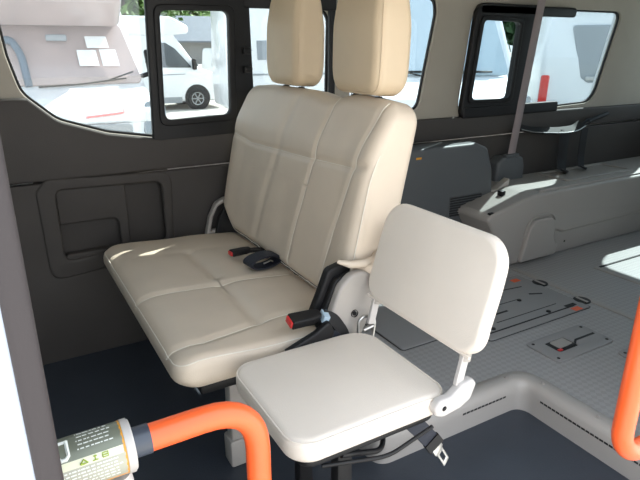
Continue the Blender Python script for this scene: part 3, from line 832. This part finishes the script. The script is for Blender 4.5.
link('label_border', join(wrap_patch(.0105, .0128, R(-64), R(100), RC+.0008), wrap_patch(.0105, .125, R(-66), R(-61), RC+.0008)), LBLO, lb)
# marks on the yellow band: triangle and two characters
def wrapstroke(pts, w=.0012, r=RC+.0012):
    return tube([wrap(t, a, r) for t, a in pts], w/2, 6)
cxm = .056
marks = [wrapstroke([(cxm+.004, R(0)), (cxm, R(0)), (cxm-.004, R(0)), (cxm, R(8)), (cxm+.004, R(0))], .0022),
         wrapstroke([(cxm-.010, R(8)), (cxm-.014, R(8))], .0014), wrapstroke([(cxm-.012, R(10)), (cxm-.012, R(0))], .0014), wrapstroke([(cxm-.009, R(0)), (cxm-.015, R(0))], .0014),
         wrapstroke([(cxm-.020, R(9)), (cxm-.026, R(9)), (cxm-.026, R(0)), (cxm-.020, R(0)), (cxm-.020, R(9))], .0014), wrapstroke([(cxm-.020, R(4.5)), (cxm-.026, R(4.5))], .0014)]
link('label_mark', join(*marks), LBLGR, lb)
hook = [wrapstroke([(.070, R(60)), (.070, R(24)), (.073, R(18)), (.078, R(18)), (.081, R(24))], .0045), wrapstroke([(.070, R(58)), (.078, R(58))], .004),
        wrapstroke([(.091, R(38)), (.095, R(32)), (.097, R(22))], .0045)]
link('label_mark', join(*hook), LBLW, lb)
random.seed(3)
dash = []; nd = None
for a, t0, t1 in [(R(q), .020, .060) for q in (30, 40, 50, 62, 76)]+[(R(q), .016, .12) for q in (-11, -18, -25, -33, -41, -50)]:
    if a < 0 and nd is None: nd = len(dash)
    t = t0+random.random()*.006
    while t < t1:
        L = random.uniform(.002, .006)
        dash.append(wrap_patch(t, min(t+L, t1), a, a+R(2.6), RC+.0009, 1)); t += L+random.uniform(.0008, .002)
link('upper_fine_print', join(*dash[:nd]), LBLW, lb); link('lower_fine_print', join(*dash[nd:]), LBLW, lb)
link('support_post', tube([(.062, ry, .66), (.072, ry, .56), (.072, ry, .003)], .017, 24, .03), GPL2, G1)
link('foot_plate', lathe([(0, 0), (.04, 0), (.04, .006), (.02, .010), (0, .010)], 28, aim((.246, ry, 0), (0, 0, 1))), METAL, G1)

G2 = thing('grab_rail', 'orange grab rail curving at the right edge, rear side of the doorway', 'grab rail', (1.1, .46, .4))
link('rail_tube', tube([(1.53, .46, .92), (.905, .46, .92), (.897, .46, .47), (.94, .46, .425), (1.53, .46, .425)], .0185, 24, .07), ORG, G2)
for z in (.92, .425):
    link('mount', lathe([(0, 0), (.04, 0), (.04, .008), (.022, .012), (0, .012)], 28, aim((1.545, .452, z), (-.2, -1, 0))), METAL, G2)

# ------------------------------------------------------------------ outside
GZ = -.50
gp = plate([(-60, -30), (120, -30), (120, 120), (-60, 120)], (), .04, 0, MXY(GZ-.02))
g = struct('ground', gp, GROUND)

def Mside(y):  # plate in vehicle XZ plane
    return MXZ(y)

def wheel(parent, x, y, r=.33, w=.2, side=-1):
    d = V((0, side, 0))
    t = link('wheel', lathe([(r*.62, -w/2), (r*.9, -w/2), (r, -w*.36), (r, w*.36), (r*.9, w/2), (r*.64, w/2), (r*.62, w*.4), (r*.62, -w/2)], 36, aim((x, y, r), d)), TYRE, parent)
    ms = [lathe([(r*.62, w*.38), (r*.58, w*.44), (r*.53, w*.40), (r*.5, w*.1), (r*.5, 0)], 32, aim((x, y, r), d)),
          lathe([(0, w*.42), (r*.14, w*.40), (r*.17, w*.3), (r*.17, 0)], 20, aim((x, y, r), d))]
    for k in range(6):
        a = 2*pi*k/6
        c = V((x+cos(a)*r*.34, y+side*w*.3, r+sin(a)*r*.34))
        ms.append(tube([V((x+cos(a)*r*.12, y+side*w*.34, r+sin(a)*r*.12)), V((x+cos(a)*r*.56, y+side*w*.36, r+sin(a)*r*.56))], r*.06, 6))
    link('wheel_rim', join(*ms), RIM, t)
    return t

def quad(p0, p1, p2, p3, th=.02, r=.05, off=.0):
    """rounded plate through four points (p0 bottom-left, p1 bottom-right, p2 top-right, p3 top-left)"""
    p0, p1, p2, p3 = map(V, (p0, p1, p2, p3))
    ex = (p1-p0).normalized(); n = ex.cross(p3-p0).normalized(); ey = n.cross(ex)
    o = p0+n*off
    pts = [((p-p0).dot(ex), (p-p0).dot(ey)) for p in (p0, p1, p2, p3)]
    return plate(rpoly(pts, r, 5), (), th, min(.006, th*.3), Matrix(((ex.x, ey.x, n.x, o.x), (ex.y, ey.y, n.y, o.y), (ex.z, ey.z, n.z, o.z), (0, 0, 0, 1))))

# front faces +x, origin on the ground at the centre of the vehicle
VAN = [(-2.7, .30), (-2.72, 1.0), (-2.66, 2.35), (-2.5, 2.5), (.9, 2.52), (1.15, 2.42), (1.95, 1.28), (2.65, 1.05), (2.78, .85), (2.80, .35), (2.6, .25), (-2.6, .25)]
def van(name, label, x, y, rz, prof=VAN, width=1.95, body=VEHW, wind=CARGL, sidewins=(), wheels=((1.85), (-1.7)), ws=None, extra=None, rad=.12, cat='van', scale=1, wk=.88):
    T = thing(name, label, cat, (x, y, GZ), rotz=rz, local=True)
    T.scale = (scale, scale, scale)
    hw = width/2
    link('body', plate(rpoly(prof, rad, 6), (), width, .09, MXZ(0), 4), body, T)
    for wx in wheels:
        for s in (-1, 1):
            link('wheel_arch', lathe([(0, 0), (.40, 0), (.41, .012), (0, .012)], 30, aim((wx, s*(hw-.006), .36), (0, s, 0))), TYRE, T)
            wheel(T, wx, s*(hw-.06), .33, .2, s)
    if ws:
        (xb, zb), (xt, zt) = ws
        k = wk
        link('windscreen', quad((xb, -hw*k, zb), (xb, hw*k, zb), (xt, hw*k*.92, zt), (xt, -hw*k*.92, zt), .03, .08, .012), wind, T)
    for poly in sidewins:
        for s in (-1, 1):
            link('side_window', plate(rpoly(poly, .04, 4), (), .02, .005, MXZ(s*(hw+.001))), CARGL, T)
    if extra: extra(T, hw)
    for ch in T.children_recursive:
        for v in ch.data.vertices:
            v.co.y *= 1-.17*sstep(1.0, 2.7, v.co.z)
    return T

def cabface(T, hw, xf=2.78):
    for s in (-1, 1):
        link('headlamp', quad((xf-.06, s*(hw-.42), .78), (xf-.10, s*(hw-.08), .80), (xf-.30, s*(hw-.09), 1.08), (xf-.08, s*(hw-.34), 1.0), .06, .04, .01) if s > 0 else
             quad((xf-.10, s*(hw-.08), .80), (xf-.06, s*(hw-.42), .78), (xf-.08, s*(hw-.34), 1.0), (xf-.30, s*(hw-.09), 1.08), .06, .04, .01), LAMPG, T)
        mm = link('mirror', join(box(1.72, s*hw+(s*.04 if s > 0 else -.24), 1.22, 1.84, s*hw+(.24 if s > 0 else -.04), 1.55, .04, 3), tube([(1.75, s*(hw-.05), 1.28), (1.78, s*(hw+.10), 1.32)], .025, 8)), BLK, T)
    link('grille', plate(rect(-.62, .62, .62, .86, .05), (), .05, .012, MYZ(xf+.0).copy() @ Matrix.Identity(4)), VEHG, T)
    link('bumper', box(xf-.25, -hw+.06, .26, xf+.08, hw-.06, .56, .07, 4), VEHG, T)

# B: white motorhome, side on, seen through the sliding sash
def exB(T, hw):
    cabface(T, hw)
    link('roof_pod', plate(rpoly([(-3.2, 2.2), (-3.2, 2.75), (1.2, 2.78), (1.75, 2.50), (1.72, 2.30), (1.1, 2.22)], [.1, .1, .3, .15, .08, .1], 8), (), width_b, .10, MXZ(0), 4), VEHW, T)
    for s in (-1, 1):
        link('pinstripe', plate(rpoly([(-.6, 1.02), (1.5, 1.08), (1.5, 1.10), (-.6, 1.07)], 0), (), .01, .001, MXZ(s*(hw+.002))), VEHG, T)
        link('rocker', box(-2.3, s*hw-.01, .22, 1.35, s*hw+.01, .40, .0), VEHG, T)
width_b = 2.1
van('motorhome', 'white low-profile motorhome parked side-on, seen through the front sliding window', 3.45, 16.2, R(-2), scale=.85, ws=((1.98, 1.30), (1.20, 2.26)),
    sidewins=([(.55, 1.30), (1.75, 1.28), (1.25, 1.85), (.98, 2.02), (.55, 2.02)],), extra=exB, cat='motorhome')
# C: white van farther back
van('van', 'white van with dark windscreen, partly hidden behind the side-on motorhome', 8.2, 21.0, R(-100), scale=.78, prof=[(-2.7, .30), (-2.72, 1.0), (-2.66, 1.85), (-2.5, 1.98), (.9, 2.0), (1.15, 1.9), (1.95, 1.15), (2.65, .95), (2.78, .8), (2.80, .35), (2.6, .25), (-2.6, .25)],
    ws=((2.0, 1.18), (1.22, 1.86)), extra=lambda T, hw: cabface(T, hw))
# A: big motorhome facing us, seen through the fixed front pane
def exA(T, hw):
    for s in (-1, 1):
        mm = link('mirror', box(1.75, s*(hw+.16)-.09, 1.15, 1.87, s*(hw+.16)+.09, 1.6, .04, 3), BLK, T)
        link('mirror_arm', tube([(1.80, s*(hw-.08), 1.25), (1.80, s*(hw+.12), 1.30)], .03, 8), BLK, mm)
        link('headlamp', join(quad((2.71, s*(hw-.10)-.17, .62), (2.71, s*(hw-.10)+.13, .62), (2.50, s*(hw-.10)+.13, 1.0), (2.58, s*(hw-.10)-.10, .98), .10, .05, .01)), LAMPG, T)
    link('bonnet', plate(rpoly([(1.80, .95), (1.86, 1.16), (2.35, 1.06), (2.70, .93), (2.74, .80), (2.6, .7)], [.03, .05, .2, .1, .05, .03], 6), (), hw*2-.10, .03, MXZ(0), 3), VEHW, T)
    al = link('overcab_pod', plate(rpoly([(-3.0, 1.9), (-3.0, 2.9), (1.8, 2.9), (2.22, 2.45), (2.22, 2.15), (1.75, 1.88)], [.1, .2, .4, .2, .12, .1], 8), (), 1.75, .13, MXZ(0), 4), PINKGL, T)
    link('marker_lamp', box(2.20, -.10, 2.20, 2.24, .10, 2.235, .01), TAIL, al)
    link('grille', plate(rect(-.6, .55, .6, .78, .05), (), .05, .012, MYZ(2.75)), VEHG, T)
    link('bumper', box(2.5, -hw+.05, .22, 2.86, hw-.05, .58, .07, 4), VEHW, T)
    link('red_line', tube([(2.62, .55, .972), (2.72, .53, .90), (2.755, .1, .87)], .013, 6, .04), PINKL, T)
    # papers on the dashboard, rear-view mirror, wipers, seat bolster
    for (yy, zz, w_, h_) in ((.34, 1.50, .24, .19), (.61, 1.50, .21, .20), (.50, 1.69, .28, .14)):
        link('paper_sheet', quad((1.895-(zz-h_/2-1.2)*.55+.05, yy-w_/2, zz-h_/2), (1.895-(zz-h_/2-1.2)*.55+.05, yy+w_/2, zz-h_/2),
             (1.895-(zz+h_/2-1.2)*.55+.05, yy+w_/2, zz+h_/2), (1.895-(zz+h_/2-1.2)*.55+.05, yy-w_/2, zz+h_/2), .004, .004, 0), PAPER, T)
    link('rear_view_mirror', box(1.66, -.13, 1.70, 1.69, .13, 1.78, .02), VEHG, T)
    link('pillar_cover', tube([(1.66, -.70, 1.70), (1.67, -.54, 1.72), (1.76, -.44, 1.55), (1.92, -.40, 1.18)], .045, 10, .12), mat('blue_grey_trim', (.10, .15, .20), .5), T)
    link('wiper', tube([(1.94, .75, 1.25), (1.93, .2, 1.19), (1.95, -.3, 1.17)], .010, 6, .1), BLK, T)
    link('wiper', tube([(1.94, .85, 1.33), (1.93, .5, 1.22)], .010, 6), BLK, T)
PA = [(-2.9, .30), (-2.9, 2.3), (1.2, 2.35), (1.45, 1.95), (1.90, 1.16), (2.55, 1.0), (2.70, .85), (2.75, .35), (2.6, .25), (-2.8, .25)]
van('motorhome', 'large coachbuilt motorhome facing the camera, filling the front fixed window', .90, 9.75, R(-91), prof=PA, width=2.0, wk=.96, ws=((1.90, 1.18), (1.48, 1.90)), wind=PINKGL, extra=exA, cat='motorhome')
# D: tall white van alongside, seen behind the headrests
PD = [(-2.9, .30), (-2.92, 1.0), (-2.9, 2.55), (-2.75, 2.75), (1.2, 2.78), (1.5, 2.62), (2.15, 1.42), (2.85, 1.15), (3.02, .9), (3.05, .35), (2.9, .25), (-2.8, .25)]
def exD(T, hw):
    cabface(T, hw, 2.8)
    for s in (-1, 1):
        link('side_stripe', box(-2.6, s*hw-.008, 1.02, 1.9, s*hw+.008, 1.06, 0), VEHG, T)
        link('roof_band', box(-2.6, s*hw-.006, 2.15, 1.2, s*hw+.006, 2.4, 0), VEHB, T)
        link('side_lamp', box(-1.05, s*hw-.012, 1.07, -.95, s*hw+.012, 1.12, .004), TAIL, T)
        link('flap_hatch', plate(rect(-2.0, 1.35, -1.66, 1.75, .03), (), .02, .005, MXZ(s*(hw+.001))), VEHG, T)
van('panel_van', 'tall white high-roof van parked side-on close behind the headrests', 7.42, 12.5, R(-10), prof=[(q[0]*.92, q[1]) for q in PD], width=2.0, ws=((2.0, 1.46), (1.46, 2.52)),
    sidewins=([(.75, 1.45), (1.95, 1.45), (1.45, 2.3), (.75, 2.3)],), wheels=(1.9, -1.7), extra=exD, cat='van')
# F: white van facing us seen through the rear sliding window
def exF(T, hw):
    cabface(T, hw)
    for yy in (-.35, .35):
        link('wiper', tube([(2.02, yy+.28, 1.33), (1.99, yy-.28, 1.33)], .013, 6), BLK, T)
        link('wiper', tube([(2.04, yy+.05, 1.28), (1.99, yy-.2, 1.34)], .010, 6), BLK, T)
van('van', 'white van with pale blue windscreen and wipers, behind the rear sliding window', 6.15, 7.47, R(-120), ws=((1.98, 1.28), (1.17, 2.40)), wind=SCRGL, extra=exF,
    sidewins=([(.55, 1.35), (1.75, 1.33), (1.2, 2.0), (.55, 2.0)],))
# G: camper rear with grey window and red lamps
def exG(T, hw):
    x = -2.905
    link('rear_window', plate(rpoly([(.70, 1.90), (.10, 1.90), (.16, 1.20), (.36, 1.17), (.46, 1.24)], [.04, .04, .05, .06, .06]), (), .03, .01, MYZ(x)), VEHG, T)
    link('window_handle', box(x-.06, .16, 1.21, x-.01, .40, 1.26, .012), METAL, T)
    for s in (-1, 1):
        link('tail_lamp', plate(rect(s*(hw-.10)-.05, .88, s*(hw-.10)+.06, 1.27, .03), (), .06, .015, MYZ(x-.0)), TAIL, T)
    link('upper_lamp', plate(rect(-.02, 1.72, .07, 1.98, .03), (), .04, .01, MYZ(x)), TAIL, T)
    link('gutter', box(x-.02, -hw+.1, 2.08, x+.01, hw-.1, 2.11, .004), VEHG, T)
    link('bumper', box(x-.12, -hw+.06, .26, x+.1, hw-.06, .52, .05, 3), VEHG, T)
PG = [(-2.9, .30), (-2.92, 1.5), (-2.82, 2.5), (-2.6, 2.68), (.9, 2.70), (1.15, 2.5), (1.95, 1.28), (2.65, 1.05), (2.78, .85), (2.80, .35), (2.6, .25), (-2.8, .25)]
van('camper_van', 'white camper van seen from behind with a grey rear window and red tail lamps', 9.30, 6.76, R(45), prof=PG, width=2.0, ws=((1.98, 1.30), (1.20, 2.40)), extra=exG, cat='camper van')

# trees
def crown(name, c, r, n, m, parent, seed, leaf=.22):
    rd = random.Random(seed); bm = bmesh.new()
    blobs = [(V((rd.gauss(0, .45), rd.gauss(0, .45), rd.gauss(0, .35)))*r, r*rd.uniform(.35, .6)) for _ in range(16)]
    for _ in range(n):
        b, br_ = rd.choice(blobs)
        d = V((rd.gauss(0, 1), rd.gauss(0, 1), rd.gauss(0, 1))).normalized()*br_*rd.uniform(.75, 1.05)
        p = V(c)+b+d
        a = V((rd.gauss(0, 1), rd.gauss(0, 1), rd.gauss(0, 1))).normalized(); bb = a.orthogonal().normalized()
        s = leaf*rd.uniform(.6, 1.3)
        vs = [bm.verts.new(p+a*s), bm.verts.new(p+bb*s*.5), bm.verts.new(p-a*s), bm.verts.new(p-bb*s*.5)]
        bm.faces.new(vs)
    me = bpy.data.meshes.new('f'); bm.to_mesh(me); bm.free()
    return link(name, me, m, parent)
def tree(label, x, y, h, r, m, seed, n=5000, leaf=.3):
    T = thing('tree', label, 'tree', (x, y, GZ), local=True)
    link('trunk', tube([(0, 0, 0), (.1, 0, h*.4), (0, .1, h*.75)], [.28, .2, .1], 10), BARK, T)
    crown('foliage', (0, 0, h*.58), r, n, m, T, seed, leaf)
tree('bright green leafy tree seen above the side-on motorhome', 22.5, 78, 13, 8, LEAFA, 1, 12000, .5)
tree('dark green tree behind the slate roofed house, seen in the front sliding window', 36.0, 100, 17, 8.0, LEAFB, 2, 12000, .55)
tree('olive brown tree seen at the top of the front fixed window', 6.2, 30, 9, 3.8, LEAFA, 3, 7000, .3)
tree('dark evergreen tree above the white van in the rear window', 21.0, 18.2, 8, 3.6, LEAFB, 4, 12000, .28)
tree('evergreen tree seen at the top right of the small sliding pane of the rear window', 28.0, 27.5, 9.5, 4.4, LEAFB, 5, 9000, .3)

# house
HS = thing('house', 'low house with a pale slate gable roof beyond the parked vehicles', 'house', (22.0, 58, GZ), local=True)
hb = box(-6, -4, 0, 6, 4, 2.3, 0); link('walls', hb, WALLH, HS)
rfm = plate([(-4.6, 1.9), (4.6, 1.9), (4.6, 2.05), (0, 4.4), (-4.6, 2.05)], (), 12.6, .02, MYZ(0)); link('roof', rfm, ROOF, HS)

# ------------------------------------------------------------------ light
world = bpy.data.worlds.new('World'); scene.world = world; world.use_nodes = True
nt = world.node_tree; nt.nodes.clear()
o = nt.nodes.new('ShaderNodeOutputWorld'); bg = nt.nodes.new('ShaderNodeBackground')
tc = nt.nodes.new('ShaderNodeTexCoord'); sx = nt.nodes.new('ShaderNodeSeparateXYZ'); rp = nt.nodes.new('ShaderNodeValToRGB')
rp.color_ramp.elements[0].position = 0; rp.color_ramp.elements[0].color = (.95, .97, 1, 1)
rp.color_ramp.elements[1].position = .6; rp.color_ramp.elements[1].color = (.78, .88, 1, 1)
nt.links.new(tc.outputs['Generated'], sx.inputs[0]); nt.links.new(sx.outputs['Z'], rp.inputs['Fac']); nt.links.new(rp.outputs['Color'], bg.inputs['Color'])
bg.inputs['Strength'].default_value = 1.6
nt.links.new(bg.outputs[0], o.inputs[0])
sl = bpy.data.lights.new('sun', 'SUN'); sl.energy = 9.5; sl.angle = R(.6); sl.color = (1, .96, .88)
so = bpy.data.objects.new('sun', sl); C.objects.link(so)
sd = V((2.55, 1.12, 2.75))
so.rotation_euler = sd.to_track_quat('Z', 'Y').to_euler(); so.location = (0, 0, 20)

# ------------------------------------------------------------------ camera
cam = bpy.data.cameras.new('Camera'); co = bpy.data.objects.new('Camera', cam); C.objects.link(co)
cam.sensor_width = 36; cam.lens = 36*562/640; cam.clip_start = .02; cam.clip_end = 400
p_, y_ = R(19.1), R(30)
co.location = (0, 0, 1.15)
co.rotation_euler = (pi/2-p_, 0, -y_)
scene.camera = co
scene.view_settings.view_transform = 'Standard'; scene.view_settings.look = 'None'
scene.view_settings.gamma = 1; scene.view_settings.use_curve_mapping = False
scene.view_settings.exposure = .95
GR = {'grab rail': 'orange grab rails at the doorway', 'floor cap': 'round tie-down caps on the raised floor', 'strap': 'black straps on the wall lever',
      'floor anchor': 'recessed floor anchor plates', 'seat belt buckle': 'seat belt buckles on the bench', 'floor hatch': 'hatches in the raised floor',
      'tree': 'trees beyond the parked vehicles', 'van': 'parked white vans outside', 'motorhome': 'parked motorhomes outside', 'floor rail': 'cover strips on the raised floor'}
for ob in bpy.data.objects:
    if ob.parent is None and ob.get('category') in GR: ob['group'] = GR[ob['category']]
for ob in bpy.data.objects:
    if '_local' in ob: del ob['_local']
